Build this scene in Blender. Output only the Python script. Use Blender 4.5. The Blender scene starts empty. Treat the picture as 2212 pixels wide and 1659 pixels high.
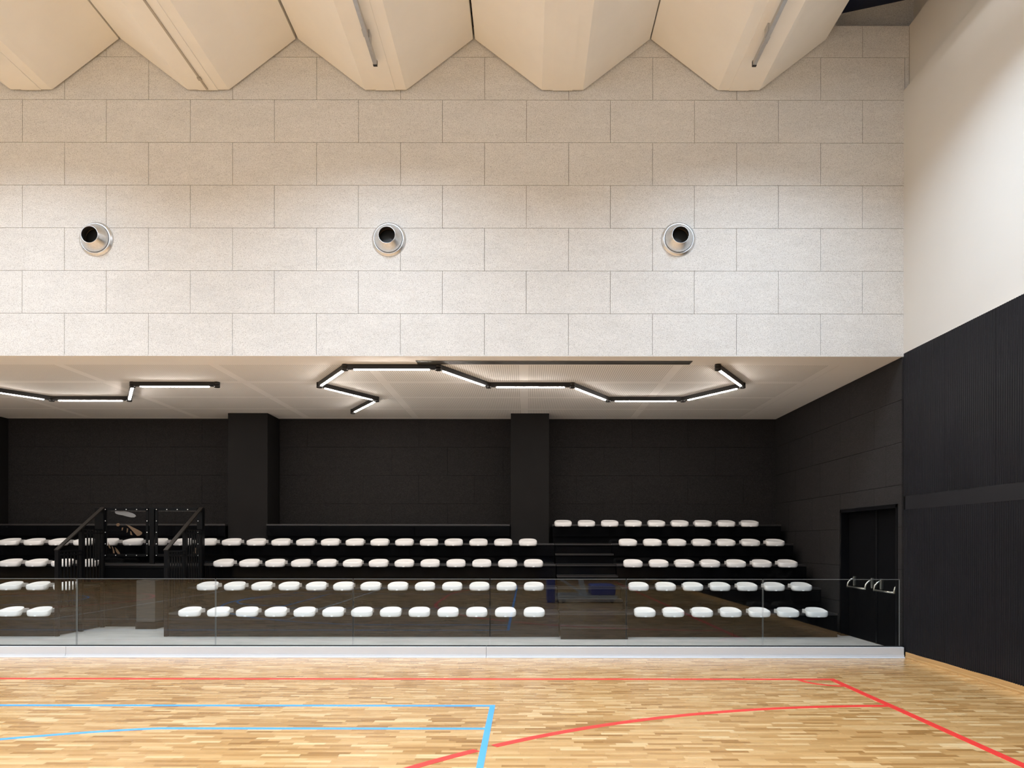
import bpy, bmesh, math, random
from mathutils import Vector, Matrix
random.seed(7)
S = bpy.context.scene
C = S.collection

# ------------------------------------------------------------------ camera, exposure, light
EYE = 1.63
F_PX = 1551.0
cd = bpy.data.cameras.new('camera')
cam = bpy.data.objects.new('camera', cd); C.objects.link(cam)
cam.location = (0, 0, EYE)
cam.rotation_euler = (math.pi/2, math.radians(-0.06), 0)
cd.sensor_fit = 'HORIZONTAL'; cd.sensor_width = 36
cd.lens = F_PX/2212*36
cd.shift_x = -31/2212; cd.shift_y = 341.5/2212
cd.clip_start = 0.05; cd.clip_end = 200
S.camera = cam
S.view_settings.view_transform = 'Standard'; S.view_settings.look = 'None'
S.view_settings.gamma = 1; S.view_settings.use_curve_mapping = False
S.view_settings.exposure = 0.09
w = bpy.data.worlds.new('world'); S.world = w; w.use_nodes = True
w.node_tree.nodes['Background'].inputs[0].default_value = (0.5, 0.6, 0.8, 1)
w.node_tree.nodes['Background'].inputs[1].default_value = 0.0

LUM_W = 170.0          # each hall luminaire, watts
LUM_COL = (0.70, 0.855, 1.03)
LUM_SPREAD = math.radians(142)
LED_STRENGTH = 122.0    # stand ceiling light strips
WIN_W = 600.0          # daylight from the window band behind the camera
UP_W = 195.0            # upward share of each luminaire

def area_light(name, loc, rot, sx, sy, watts, col, spread=math.pi, parent=None):
    l = bpy.data.lights.new(name, 'AREA'); l.shape = 'RECTANGLE'
    l.size = sx; l.size_y = sy; l.energy = watts; l.color = col; l.spread = spread
    o = bpy.data.objects.new(name, l); C.objects.link(o)
    o.location = loc; o.rotation_euler = rot
    if parent: o.parent = parent
    return o

# ------------------------------------------------------------------ node helper
class G:
    """tiny expression builder for shader nodes"""
    def __init__(s, name, rough=0.5, spec=0.5, metal=0.0, col=(0.5, 0.5, 0.5)):
        s.m = bpy.data.materials.new(name); s.m.use_nodes = True
        s.t = s.m.node_tree; s.b = s.t.nodes['Principled BSDF']
        s.b.inputs['Base Color'].default_value = (*col, 1)
        s.b.inputs['Roughness'].default_value = rough
        s.b.inputs['Specular IOR Level'].default_value = spec
        s.b.inputs['Metallic'].default_value = metal
        s._co = None
    def put(s, sock, v):
        if hasattr(v, 'is_linked') or hasattr(v, 'links'): s.t.links.new(v, sock)
        else: sock.default_value = v
    def co(s):
        if s._co is None:
            n = s.t.nodes.new('ShaderNodeNewGeometry'); s._co = n.outputs['Position']
        return s._co
    def sep(s, v):
        n = s.t.nodes.new('ShaderNodeSeparateXYZ'); s.put(n.inputs[0], v); return n.outputs
    def comb(s, x, y, z):
        n = s.t.nodes.new('ShaderNodeCombineXYZ')
        for i, v in enumerate((x, y, z)): s.put(n.inputs[i], v)
        return n.outputs[0]
    def op(s, o, a, b=0.0, c=0.0):
        n = s.t.nodes.new('ShaderNodeMath'); n.operation = o
        for i, v in enumerate((a, b, c)): s.put(n.inputs[i], v)
        return n.outputs[0]
    def vmul(s, v, k):
        n = s.t.nodes.new('ShaderNodeVectorMath'); n.operation = 'MULTIPLY'
        s.put(n.inputs[0], v); n.inputs[1].default_value = k; return n.outputs[0]
    def noise(s, v, scale, detail=3, rough=0.55):
        n = s.t.nodes.new('ShaderNodeTexNoise'); s.put(n.inputs['Vector'], v)
        n.inputs['Scale'].default_value = scale; n.inputs['Detail'].default_value = detail
        n.inputs['Roughness'].default_value = rough; return n.outputs['Fac']
    def white(s, v):
        n = s.t.nodes.new('ShaderNodeTexWhiteNoise'); n.noise_dimensions = '3D'; s.put(n.inputs['Vector'], v); return n.outputs['Value']
    def ramp(s, f, stops):
        n = s.t.nodes.new('ShaderNodeValToRGB'); s.put(n.inputs[0], f)
        e = n.color_ramp.elements
        while len(e) < len(stops): e.new(0.5)
        for el, (p, c) in zip(e, stops): el.position = p; el.color = (*c, 1)
        return n.outputs[0]
    def mix(s, f, a, b, mode='MIX'):
        n = s.t.nodes.new('ShaderNodeMix'); n.data_type = 'RGBA'; n.blend_type = mode
        s.put(n.inputs[0], f)
        s.put(n.inputs[6], a if not isinstance(a, tuple) else (*a, 1))
        s.put(n.inputs[7], b if not isinstance(b, tuple) else (*b, 1))
        return n.outputs[2]
    def bump(s, h, strength=0.3, dist=0.01):
        n = s.t.nodes.new('ShaderNodeBump'); n.inputs['Strength'].default_value = strength
        n.inputs['Distance'].default_value = dist; s.put(n.inputs['Height'], h)
        s.t.links.new(n.outputs[0], s.b.inputs['Normal'])
    def base(s, v): s.put(s.b.inputs['Base Color'], v)
    def rough(s, v): s.put(s.b.inputs['Roughness'], v)

def simple(name, col, rough=0.5, spec=0.5, metal=0.0, var=0.06, scale=3.0):
    g = G(name, rough, spec, metal, col)
    n = g.noise(g.co(), scale, 4)
    lo = tuple(max(0, c*(1-var)) for c in col); hi = tuple(min(1, c*(1+var)) for c in col)
    g.base(g.ramp(n, [(0.3, lo), (0.7, hi)]))
    return g.m

def wood_wool(name, lo, mid, hi, streak):
    g = G(name, 0.9, 0.2)
    co = g.co()
    fine = g.noise(co, 96, 2, 0.6)
    mid_n = g.noise(g.vmul(co, (1.0, 1.0, 1.7)), 16, 3, 0.6)
    speck = g.noise(co, 120, 1, 0.5)
    big = g.noise(g.vmul(co, (1.0, 1.0, 3.2)), 2.6, 4, 0.6)
    c = g.ramp(fine, [(0.24, lo), (0.45, mid), (0.68, hi)])
    c = g.mix(g.op('MULTIPLY', g.op('LESS_THAN', speck, 0.33), 0.6), c, lo)
    c = g.mix(1.0, c, g.ramp(big, [(0.3, (1-streak*0.7,)*3), (0.7, (1, 1, 1))]), 'MULTIPLY')
    c = g.mix(1.0, c, g.ramp(mid_n, [(0.3, (1-streak*0.6,)*3), (0.7, (1, 1, 1))]), 'MULTIPLY')
    g.base(c)
    g.bump(fine, 0.35, 0.006)
    return g.m

M = {}
M['wool_light'] = wood_wool('pale_wood_wool', (0.37, 0.34, 0.315), (0.72, 0.70, 0.67), (0.83, 0.81, 0.78), 0.12)
M['wool_dark'] = wood_wool('dark_wood_wool', (0.0065, 0.0058, 0.0056), (0.016, 0.0142, 0.014), (0.029, 0.026, 0.0255), 0.2)
M['joint_dark'] = simple('joint_backing', (0.24, 0.18, 0.13), 0.9, 0.1)
M['joint_black'] = simple('joint_backing_black', (0.006, 0.006, 0.006), 0.9, 0.1)
M['plaster'] = simple('white_plaster', (0.665, 0.64, 0.595), 0.75, 0.25, var=0.012, scale=1.4)
M['concrete_cream'] = simple('cream_painted_concrete', (0.88, 0.855, 0.805), 0.6, 0.3, var=0.02, scale=2.0)
M['concrete_floor'] = None
M['navy'] = simple('navy_deck', (0.007, 0.012, 0.045), 0.5, 0.3)
M['black_gloss'] = simple('black_gloss_panel', (0.003, 0.003, 0.0035), 0.10, 0.2, var=0.2, scale=5)
M['black_deck'] = simple('black_deck', (0.022, 0.019, 0.019), 0.35, 0.5, var=0.15, scale=8)
M['black_metal'] = simple('black_powder_coat', (0.003, 0.003, 0.0035), 0.3, 0.12, var=0.1)
M['black_matt'] = simple('black_matt', (0.003, 0.003, 0.0035), 0.6, 0.04, var=0.1)
M['rail_cap'] = simple('brown_black_rail', (0.012, 0.0095, 0.0075), 0.5, 0.12)
M['column'] = simple('charcoal_column', (0.0085, 0.0077, 0.0075), 0.7, 0.15, var=0.12, scale=2.5)
M['seat_white'] = simple('white_seat_plastic', (0.82, 0.80, 0.785), 0.32, 0.5, var=0.01)
M['seat_bracket'] = simple('seat_bracket_plastic', (0.66, 0.64, 0.625), 0.4, 0.5, var=0.02)
M['seat_tag'] = simple('seat_tag_white', (0.9, 0.9, 0.9), 0.3, 0.5, var=0.01)
M['lamp_black'] = simple('lamp_black_aluminium', (0.012, 0.010, 0.010), 0.45, 0.4)
M['grille'] = simple('grille_grey', (0.07, 0.07, 0.065), 0.5, 0.4)
M['alu'] = simple('brushed_aluminium', (0.52, 0.52, 0.52), 0.35, 0.5, metal=0.9, var=0.05, scale=20)
M['kerb'] = simple('white_lacquered_channel', (0.62, 0.615, 0.62), 0.32, 0.5, var=0.015, scale=1)
M['corr'] = simple('anthracite_sheet', (0.0075, 0.0075, 0.009), 0.5, 0.1, var=0.12, scale=1.5)
M['band'] = simple('anthracite_flat', (0.010, 0.010, 0.012), 0.45, 0.25, var=0.08, scale=2)
M['steel_sat'] = simple('satin_nickel', (0.52, 0.50, 0.45), 0.32, 0.5, metal=1.0, var=0.05)
M['bolt'] = simple('white_bolt', (0.85, 0.85, 0.85), 0.3, 0.5)
M['blue_pad'] = simple('blue_vinyl', (0.02, 0.04, 0.30), 0.45, 0.5)
M['grey_paint'] = simple('grey_steel_paint', (0.55, 0.57, 0.58), 0.4, 0.5)
M['rubber'] = simple('black_rubber', (0.01, 0.01, 0.01), 0.7, 0.3)
M['red_line'] = simple('red_court_paint', (0.74, 0.045, 0.035), 0.33, 0.5, var=0.05, scale=12)
M['blue_line'] = simple('blue_court_paint', (0.085, 0.36, 0.92), 0.33, 0.5, var=0.03, scale=12)
M['grey_line'] = simple('pale_court_paint', (0.72, 0.78, 0.86), 0.33, 0.5, var=0.03, scale=12)
M['pier'] = simple('grey_pier', (0.05, 0.047, 0.043), 0.6, 0.3)
M['print_grey'] = simple('grey_print', (0.20, 0.20, 0.205), 0.5, 0.4)
M['print_brown'] = simple('brown_print', (0.13, 0.08, 0.045), 0.5, 0.4)
M['taupe'] = simple('taupe_conduit', (0.46, 0.41, 0.34), 0.5, 0.4)
M['duct_black'] = simple('duct_black', (0.010, 0.010, 0.010), 0.5, 0.4)
M['duct_grey'] = simple('duct_lining_grey', (0.055, 0.052, 0.05), 0.5, 0.4)
M['duct_ring'] = simple('duct_ring', (0.16, 0.11, 0.07), 0.35, 0.5, metal=0.8)

def nozzle_metal():
    g = G('spun_aluminium', 0.36, 0.5, 1.0, (0.72, 0.71, 0.70))
    x, y, z = g.sep(g.co())
    n = g.noise(g.co(), 40, 3)
    g.base(g.ramp(n, [(0.3, (0.62, 0.645, 0.67)), (0.7, (0.73, 0.755, 0.78))]))
    g.b.inputs['Anisotropic'].default_value = 0.4
    return g.m
M['nozzle'] = nozzle_metal()

def parquet():
    g = G('oak_strip_parquet', 0.3, 0.5)
    co = g.co(); x, y, z = g.sep(co)
    row = g.op('FLOOR', g.op('DIVIDE', y, 0.052))
    r1 = g.white(g.comb(row, 3.1, 0.7)); r2 = g.white(g.comb(row, 9.7, 5.2))
    L = g.op('MULTIPLY_ADD', r2, 0.14, 0.20)
    u = g.op('DIVIDE', g.op('ADD', x, g.op('MULTIPLY', r1, 7.0)), L)
    cell = g.op('FLOOR', u)
    t = g.white(g.comb(row, cell, 1.3)); t2 = g.white(g.comb(cell, row, 8.3))
    col = g.ramp(t, [(0.0, (0.39, 0.19, 0.056)), (0.16, (0.53, 0.285, 0.10)), (0.60, (0.645, 0.375, 0.148)), (0.88, (0.74, 0.47, 0.215)), (1.0, (0.82, 0.575, 0.30))])
    grain = g.noise(g.comb(g.op('MULTIPLY', x, 3.0), g.op('MULTIPLY', y, 60.0), g.op('MULTIPLY', t2, 40.0)), 1.0, 4, 0.6)
    col = g.mix(1.0, col, g.ramp(grain, [(0.25, (0.80, 0.77, 0.72)), (0.7, (1.04, 1.04, 1.04))]), 'MULTIPLY')
    fy = g.op('FRACT', g.op('DIVIDE', y, 0.052)); fx = g.op('FRACT', u)
    gap = g.op('MAXIMUM', g.op('LESS_THAN', fy, 0.028), g.op('LESS_THAN', fx, 0.006))
    col = g.mix(g.op('MULTIPLY', gap, 0.5), col, (0.2, 0.11, 0.045))
    g.base(col)
    g.rough(g.op('MULTIPLY_ADD', t2, 0.08, 0.25))
    g.b.inputs['Coat Weight'].default_value = 0.5; g.b.inputs['Coat Roughness'].default_value = 0.18
    return g.m
M['parquet'] = parquet()

def base_wood():
    g = G('oak_baseboard', 0.4, 0.4); co = g.co()
    n = g.noise(g.vmul(co, (30, 2, 40)), 1.0, 4)
    g.base(g.ramp(n, [(0.3, (0.42, 0.24, 0.085)), (0.7, (0.56, 0.34, 0.14))])); return g.m
M['base_wood'] = base_wood()

def conc():
    g = G('pale_concrete', 0.45, 0.4); co = g.co()
    n = g.noise(g.vmul(co, (1.2, 3.5, 1)), 1.4, 5, 0.65)
    c = g.ramp(n, [(0.3, (0.34, 0.34, 0.33)), (0.7, (0.46, 0.46, 0.45))])
    x, y, z = g.sep(co)
    d = g.op('FRACT', g.op('DIVIDE', g.op('ADD', x, g.op('MULTIPLY', y, -1.35)), 2.9))
    c = g.mix(g.op('MULTIPLY', g.op('LESS_THAN', d, 0.006), 0.35), c, (0.2, 0.2, 0.2))
    g.base(c); return g.m
M['concrete_floor'] = conc()

SOF = EYE + 2.638
def perforated():
    g = G('perforated_gypsum', 0.8, 0.2); x, y, z = g.sep(g.co())
    def away(v, c0, half):   # 1 when |v-c0| > half
        return g.op('GREATER_THAN', g.op('ABSOLUTE', g.op('SUBTRACT', v, c0)), half)
    px = g.op('SUBTRACT', g.op('FRACT', g.op('DIVIDE', g.op('ADD', x, 0.036+2.31*6+1.155), 2.31)), 0.5)
    m = g.op('GREATER_THAN', g.op('ABSOLUTE', px), 0.031)
    m = g.op('MULTIPLY', m, g.op('GREATER_THAN', y, 10.70))
    for c0, hf in ((11.86, 0.075), (13.10, 0.05), (14.25, 0.05)): m = g.op('MULTIPLY', m, away(y, c0, hf))
    m = g.op('MULTIPLY', m, g.op('LESS_THAN', x, 4.66))
    m = g.op('MULTIPLY', m, g.op('LESS_THAN', y, 15.2))
    line = g.op('LESS_THAN', g.op('FRACT', g.op('DIVIDE', x, 0.033)), 0.36)
    f = g.op('MULTIPLY', m, line)
    n = g.noise(g.co(), 1.5, 3)
    b0 = g.ramp(n, [(0.3, (0.85, 0.82, 0.78)), (0.7, (0.87, 0.84, 0.80))])
    g.base(g.mix(g.op('MULTIPLY', f, 0.40), b0, (0.12, 0.095, 0.07)))
    return g.m
M['soffit'] = perforated()

def glass(name, tint, f0):
    m = bpy.data.materials.new(name); m.use_nodes = True; t = m.node_tree
    for n in list(t.nodes): t.nodes.remove(n)
    out = t.nodes.new('ShaderNodeOutputMaterial'); mx = t.nodes.new('ShaderNodeMixShader')
    tr = t.nodes.new('ShaderNodeBsdfTransparent'); tr.inputs[0].default_value = (*tint, 1)
    gl = t.nodes.new('ShaderNodeBsdfGlossy'); gl.inputs['Roughness'].default_value = 0.0
    gl.inputs['Color'].default_value = (1, 1, 1, 1)
    geo = t.nodes.new('ShaderNodeNewGeometry')
    d = t.nodes.new('ShaderNodeVectorMath'); d.operation = 'DOT_PRODUCT'
    t.links.new(geo.outputs['Incoming'], d.inputs[0]); t.links.new(geo.outputs['Normal'], d.inputs[1])
    def op(o, a, b):
        n = t.nodes.new('ShaderNodeMath'); n.operation = o
        for i, v in enumerate((a, b)):
            if isinstance(v, float): n.inputs[i].default_value = v
            else: t.links.new(v, n.inputs[i])
        return n.outputs[0]
    c = op('SUBTRACT', 1.0, op('ABSOLUTE', d.outputs['Value'], 0.0))
    f = op('ADD', op('MULTIPLY', op('POWER', c, 5.0), 1.0-f0), f0)
    t.links.new(f, mx.inputs[0]); t.links.new(tr.outputs[0], mx.inputs[1]); t.links.new(gl.outputs[0], mx.inputs[2])
    t.links.new(mx.outputs[0], out.inputs[0])
    return m
M['glass'] = glass('clear_glass', (0.945, 0.968, 0.962), 0.040)
M['plexi'] = glass('clear_acrylic', (0.96, 0.96, 0.965), 0.035)
M['glass_rim'] = simple('glass_rim', (0.13, 0.135, 0.135), 0.3, 0.3)
M['glass_edge'] = simple('glass_edge', (0.26, 0.275, 0.27), 0.25, 0.5)

def emitter(name, col, strength):
    m = bpy.data.materials.new(name); m.use_nodes = True
    b = m.node_tree.nodes['Principled BSDF']
    b.inputs['Base Color'].default_value = (0.9, 0.9, 0.9, 1)
    b.inputs['Emission Color'].default_value = (*col, 1); b.inputs['Emission Strength'].default_value = strength
    return m
M['led'] = emitter('led_diffuser', (1.0, 0.93, 0.86), LED_STRENGTH)

# ------------------------------------------------------------------ mesh helper
class MB:
    def __init__(s): s.v = []; s.f = []; s.mi = []; s.sm = []
    def quad(s, a, b, c, d, m=0, sm=False):
        i = len(s.v); s.v += [tuple(a), tuple(b), tuple(c), tuple(d)]; s.f.append((i, i+1, i+2, i+3)); s.mi.append(m); s.sm.append(sm)
    def box(s, x0, x1, y0, y1, z0, z1, m=0, edge_m=None):
        i = len(s.v)
        s.v += [(x0,y0,z0),(x1,y0,z0),(x1,y1,z0),(x0,y1,z0),(x0,y0,z1),(x1,y0,z1),(x1,y1,z1),(x0,y1,z1)]
        fs = [(0,3,2,1),(4,5,6,7),(0,1,5,4),(1,2,6,5),(2,3,7,6),(3,0,4,7)]
        for k, f in enumerate(fs):
            s.f.append(tuple(i+q for q in f)); s.sm.append(False)
            s.mi.append(edge_m if (edge_m is not None and k not in (2, 4)) else m)
    def bevbox(s, x0, x1, y0, y1, z0, z1, b=0.004, m=0):
        bm = bmesh.new(); bmesh.ops.create_cube(bm, size=1)
        for v in bm.verts:
            v.co = Vector(((x0+x1)/2+v.co.x*(x1-x0), (y0+y1)/2+v.co.y*(y1-y0), (z0+z1)/2+v.co.z*(z1-z0)))
        bmesh.ops.bevel(bm, geom=bm.edges[:], offset=b, segments=2, profile=0.6, affect='EDGES')
        s.add_bm(bm, m)
    def add_bm(s, bm, m=0, sm=False):
        i = len(s.v); bm.verts.index_update()
        s.v += [tuple(v.co) for v in bm.verts]
        for f in bm.faces:
            s.f.append(tuple(i+v.index for v in f.verts)); s.mi.append(m); s.sm.append(sm)
        bm.free()
    def obox(s, c, ax, ay, az, hx, hy, hz, m=0):
        i = len(s.v); c = Vector(c); ax, ay, az = Vector(ax).normalized(), Vector(ay).normalized(), Vector(az).normalized()
        for sz in (-1, 1):
            for sx, sy in ((-1,-1),(1,-1),(1,1),(-1,1)):
                s.v.append(tuple(c+ax*hx*sx+ay*hy*sy+az*hz*sz))
        for f in [(0,3,2,1),(4,5,6,7),(0,1,5,4),(1,2,6,5),(2,3,7,6),(3,0,4,7)]:
            s.f.append(tuple(i+q for q in f)); s.mi.append(m); s.sm.append(False)
    def bar(s, a, b, wid, hgt, up=(0,0,1), m=0):
        a, b = Vector(a), Vector(b); d = b-a; ax = d.normalized(); side = ax.cross(Vector(up)).normalized(); u = side.cross(ax)
        s.obox((a+b)/2, ax, side, u, d.length/2, wid/2, hgt/2, m)
    def prism(s, pts, axis, a0, a1, m=0):
        """polygon pts (u,v) extruded along axis: 'y' -> (u,t,v), 'x' -> (t,u,v), 'z' -> (u,v,t)"""
        def P(p, t):
            return {'y': (p[0], t, p[1]), 'x': (t, p[0], p[1]), 'z': (p[0], p[1], t)}[axis]
        i = len(s.v); n = len(pts)
        s.v += [P(p, a0) for p in pts] + [P(p, a1) for p in pts]
        s.f.append(tuple(range(i, i+n))); s.f.append(tuple(range(i+2*n-1, i+n-1, -1)))
        s.mi += [m, m]; s.sm += [False, False]
        for k in range(n):
            j = (k+1) % n
            s.f.append((i+k, i+n+k, i+n+j, i+j)); s.mi.append(m); s.sm.append(False)
    def tube(s, pts, r, seg=12, m=0, caps=True):
        pts = [Vector(p) for p in pts]; i0 = len(s.v); n = len(pts); prev = None
        for k, p in enumerate(pts):
            d = (pts[min(k+1, n-1)]-pts[max(k-1, 0)]).normalized()
            if prev is None:
                a = d.cross(Vector((0,0,1)));
                if a.length < 1e-4: a = d.cross(Vector((1,0,0)))
                a.normalize()
            else:
                a = prev - d*prev.dot(d); a.normalize()
            prev = a; b = d.cross(a)
            rr = r[k] if isinstance(r, (list, tuple)) else r
            for q in range(seg):
                t = 2*math.pi*q/seg; s.v.append(tuple(p+a*rr*math.cos(t)+b*rr*math.sin(t)))
        for k in range(n-1):
            for q in range(seg):
                A = i0+k*seg+q; B = i0+k*seg+(q+1) % seg
                s.f.append((A, B, B+seg, A+seg)); s.mi.append(m); s.sm.append(True)
        if caps:
            s.f.append(tuple(i0+q for q in range(seg-1, -1, -1))); s.mi.append(m); s.sm.append(False)
            s.f.append(tuple(i0+(n-1)*seg+q for q in range(seg))); s.mi.append(m); s.sm.append(False)
    def lathe_y(s, cx, cz, prof, seg=64, m=0, sm=True):
        """profile (radius, y) turned about the y direction"""
        i0 = len(s.v); n = len(prof)
        for r, y in prof:
            for q in range(seg):
                t = 2*math.pi*q/seg; s.v.append((cx+r*math.cos(t), y, cz+r*math.sin(t)))
        for k in range(n-1):
            for q in range(seg):
                A = i0+k*seg+q; B = i0+k*seg+(q+1) % seg
                s.f.append((A, A+seg, B+seg, B)); s.mi.append(m); s.sm.append(sm)
    def build(s, name, mats, parent=None, recalc=True):
        me = bpy.data.meshes.new(name); me.from_pydata(s.v, [], s.f)
        if not isinstance(mats, (list, tuple)): mats = [mats]
        for mm in mats: me.materials.append(mm)
        me.polygons.foreach_set('material_index', s.mi); me.polygons.foreach_set('use_smooth', s.sm)
        if recalc:
            bm = bmesh.new(); bm.from_mesh(me); bmesh.ops.recalc_face_normals(bm, faces=bm.faces[:]); bm.to_mesh(me); bm.free()
        me.update()
        o = bpy.data.objects.new(name, me); C.objects.link(o)
        if parent: o.parent = parent
        return o

def tag(o, label, cat, group=None):
    o['label'] = label; o['category'] = cat
    if group: o['group'] = group
    return o
def thing(name, label, cat, loc=(0,0,0), group=None):
    o = bpy.data.objects.new(name, None); C.objects.link(o); o.location = loc; o.empty_display_size = 0.1
    return tag(o, label, cat, group)
def struct(o): o['kind'] = 'structure'; return o
def keep(o, root):
    """parent a mesh built in world coordinates to a thing's empty"""
    o.parent = root; o.matrix_parent_inverse = Matrix.Translation(-Vector(root.location)); return o
def part(mb, name, mat, root, recalc=True):
    """mesh in world coordinates -> part whose origin is its parent's"""
    off = Vector((0,0,0)); p = root
    while p is not None: off += Vector(p.location); p = p.parent
    mb.v = [(a-off.x, b-off.y, c-off.z) for a, b, c in mb.v]
    return mb.build(name, mat, root, recalc)
def copy_tree(o, parent=None):
    c = o.copy(); C.objects.link(c)
    if parent: c.parent = parent
    for ch in o.children: copy_tree(ch, c)
    return c

# ------------------------------------------------------------------ main dimensions
WY = 10.2            # hall face of the big wood wool wall
BY = 15.38           # back wall of the stand recess
XR = 5.355           # right wall
XL = -33.0
YB = -10.6
FLOOR2 = 0.05        # concrete floor of the recess
HT = EYE

def rect_minus(r, h):
    if h is None: return [r]
    x0, x1, z0, z1 = r; a, b, c, d = h
    if x1 <= a or x0 >= b or z1 <= c or z0 >= d: return [r]
    out = []
    if x0 < a: out.append((x0, a, z0, z1))
    if x1 > b: out.append((b, x1, z0, z1))
    m0, m1 = max(x0, a), min(x1, b)
    if z0 < c: out.append((m0, m1, z0, c))
    if z1 > d: out.append((m0, m1, d, z1))
    return out
def panel_rects(u0, u1, v_top, v_bot, step, pitch, offs, up=False, hole=None, gap=0.0052):
    out = []; k = 0; v = v_bot if up else v_top
    while (v < v_top-1e-4) if up else (v > v_bot+1e-4):
        va, vb = (v, min(v+step, v_top)) if up else (max(v-step, v_bot), v)
        o = offs[k % len(offs)]
        e = [u0]; j = math.ceil((u0-o)/pitch+0.02); t = o+j*pitch
        while t < u1-0.015: e.append(t); t += pitch
        e.append(u1)
        for a, b in zip(e, e[1:]):
            for r in rect_minus((a+gap/2, b-gap/2, va+gap/2, vb-gap/2), hole):
                if r[1]-r[0] > 0.004 and r[3]-r[2] > 0.004: out.append(r)
        v = v+step if up else v-step; k += 1
    return out

# ------------------------------------------------------------------ floor with its markings
mb = MB(); mb.box(XL, XR+0.2, YB-0.2, WY+0.02, -0.2, 0.0)
floor = struct(mb.build('floor', M['parquet']))
def strip(mb, pts, wid, z=0.0015):
    """flat painted line through pts"""
    n = len(pts); P = [Vector((p[0], p[1], 0)) for p in pts]; i = len(mb.v)
    for k in range(n):
        d = (P[min(k+1, n-1)]-P[max(k-1, 0)]).normalized(); s = Vector((-d.y, d.x, 0))*wid/2
        for q, zz in ((P[k]+s, z), (P[k]-s, z)): mb.v.append((q.x, q.y, zz))
        for q, zz in ((P[k]-s, -0.01), (P[k]+s, -0.01)): mb.v.append((q.x, q.y, zz))
    for k in range(n-1):
        a = i+4*k; b = a+4
        for f in ((a, a+1, b+1, b), (a+1, a+2, b+2, b+1), (a+3, a, b, b+3)):
            mb.f.append(f); mb.mi.append(0); mb.sm.append(False)
def arc(cx, cy, r, a0, a1, n=64):
    return [(cx+r*math.cos(math.radians(a0+(a1-a0)*k/n)), cy+r*math.sin(math.radians(a0+(a1-a0)*k/n))) for k in range(n+1)]
RW, BW = 0.08, 0.052
RX, RY, RC = 3.635, 8.54, 1.14      # red end line, red side line, goal area arc centre
RZ2 = -9.1
def mark(name, lines, wid, mat, z):
    mb = MB()
    for l in lines: strip(mb, l, wid, z)
    return mb.build(name, mat, floor)
D6 = arc(RX, RC, 6.02, 90, 180, 90)
gx0, gx1 = -0.388, -0.256
left = [p for p in D6 if p[0] < gx0]; right = [p for p in D6 if p[0] > gx1]
def arc_at(x): return (x, RC+math.sqrt(6.02**2-(x-RX)**2))
right = right+[arc_at(gx1)]; left = [arc_at(gx0)]+left
RD2 = arc(RX, RC-2.9, 6.02, 180, 270, 60)
mark('red_side_line', [[(-32, RY), (RX+RW/2, RY)]], RW, M['red_line'], 0.0022)
mark('red_end_line', [[(RX, RY+RW/2), (RX, RZ2)]], RW, M['red_line'], 0.0020)
mark('red_goal_area_line', [right], RW, M['red_line'], 0.0018)
mark('red_goal_area_line', [left+[(RX-6.02, RC-2.9)]+RD2], RW, M['red_line'], 0.0018)
mark('red_corner_arc', [arc(RX, RY, 0.40, 180, 270, 16)], 0.06, M['red_line'], 0.0016)
mark('red_centre_circle', [arc(-13.8, 0.3, 3.0, 0, 360, 72)], RW, M['red_line'], 0.0018)
mark('red_side_line', [[(-32, RZ2), (RX+RW/2, RZ2)]], RW, M['red_line'], 0.0022)
BX, BYL, BC = -0.335, 7.145, 0.31
mark('blue_side_line', [[(-28, BYL), (BX+BW/2, BYL)]], 0.058, M['blue_line'], 0.0030)
mark('blue_base_line', [[(BX, BYL+0.029), (BX, -6.55)]], BW, M['blue_line'], 0.0028)
A3 = [p for p in arc(-1.925, BC, 6.1, 77.5, 180, 90)]
A3 = [p for p in A3 if p[0] < -3.26]
mir = [(p[0], 2*BC-p[1]) for p in reversed(A3)]
mark('blue_three_point_line', [[(BX, 6.268), (-1.8, 6.268), (-3.2, 6.268)]+A3+mir+[(-3.2, 2*BC-6.268), (BX, 2*BC-6.268)]], 0.055, M['blue_line'], 0.0026)
mark('blue_key_line', [[(BX, BC+2.45), (-6.15, BC+2.45)], [(-6.15, BC+2.48), (-6.15, BC-2.48)], [(-6.15, BC-2.45), (BX, BC-2.45)], arc(-6.15, BC, 1.8, 90, 270, 40)], BW, M['blue_line'], 0.0024)
mark('blue_centre_circle', [arc(-14.35, BC, 1.8, 0, 360, 60)], BW, M['blue_line'], 0.0024)
mark('pale_court_line', [[(-5.0, 5.3), (-23, 5.3)], [(-5.0, 5.325), (-5.0, -4.6)], [(-10.0, 5.3), (-10.0, -4.6)]], BW, M['grey_line'], 0.0032)

# recess floor
mb = MB(); mb.box(-13, XR+0.3, WY+0.02, BY+0.3, -0.2, FLOOR2)
struct(mb.build('floor_recess', M['concrete_floor']))

# ------------------------------------------------------------------ big pale wall over the stand
UP = 0.607; PW = 1.1935
TOPW = EYE+7.34
mb = MB()
for (a, b, c, d) in panel_rects(-13, XR+0.078, TOPW, SOF, UP, PW, (-0.599, -0.005), up=True):
    mb.box(a, b, WY, WY+0.028, c, d, 0)
mb.box(-13, XR+0.4, WY+0.02, WY+0.24, SOF+0.004, TOPW-0.002, 1)
mb.box(-13, 3.6, WY+0.02, WY+0.34, TOPW-0.01, TOPW+0.6, 1)
struct(mb.build('wall_front_upper', [M['wool_light'], M['joint_dark']]))
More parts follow.
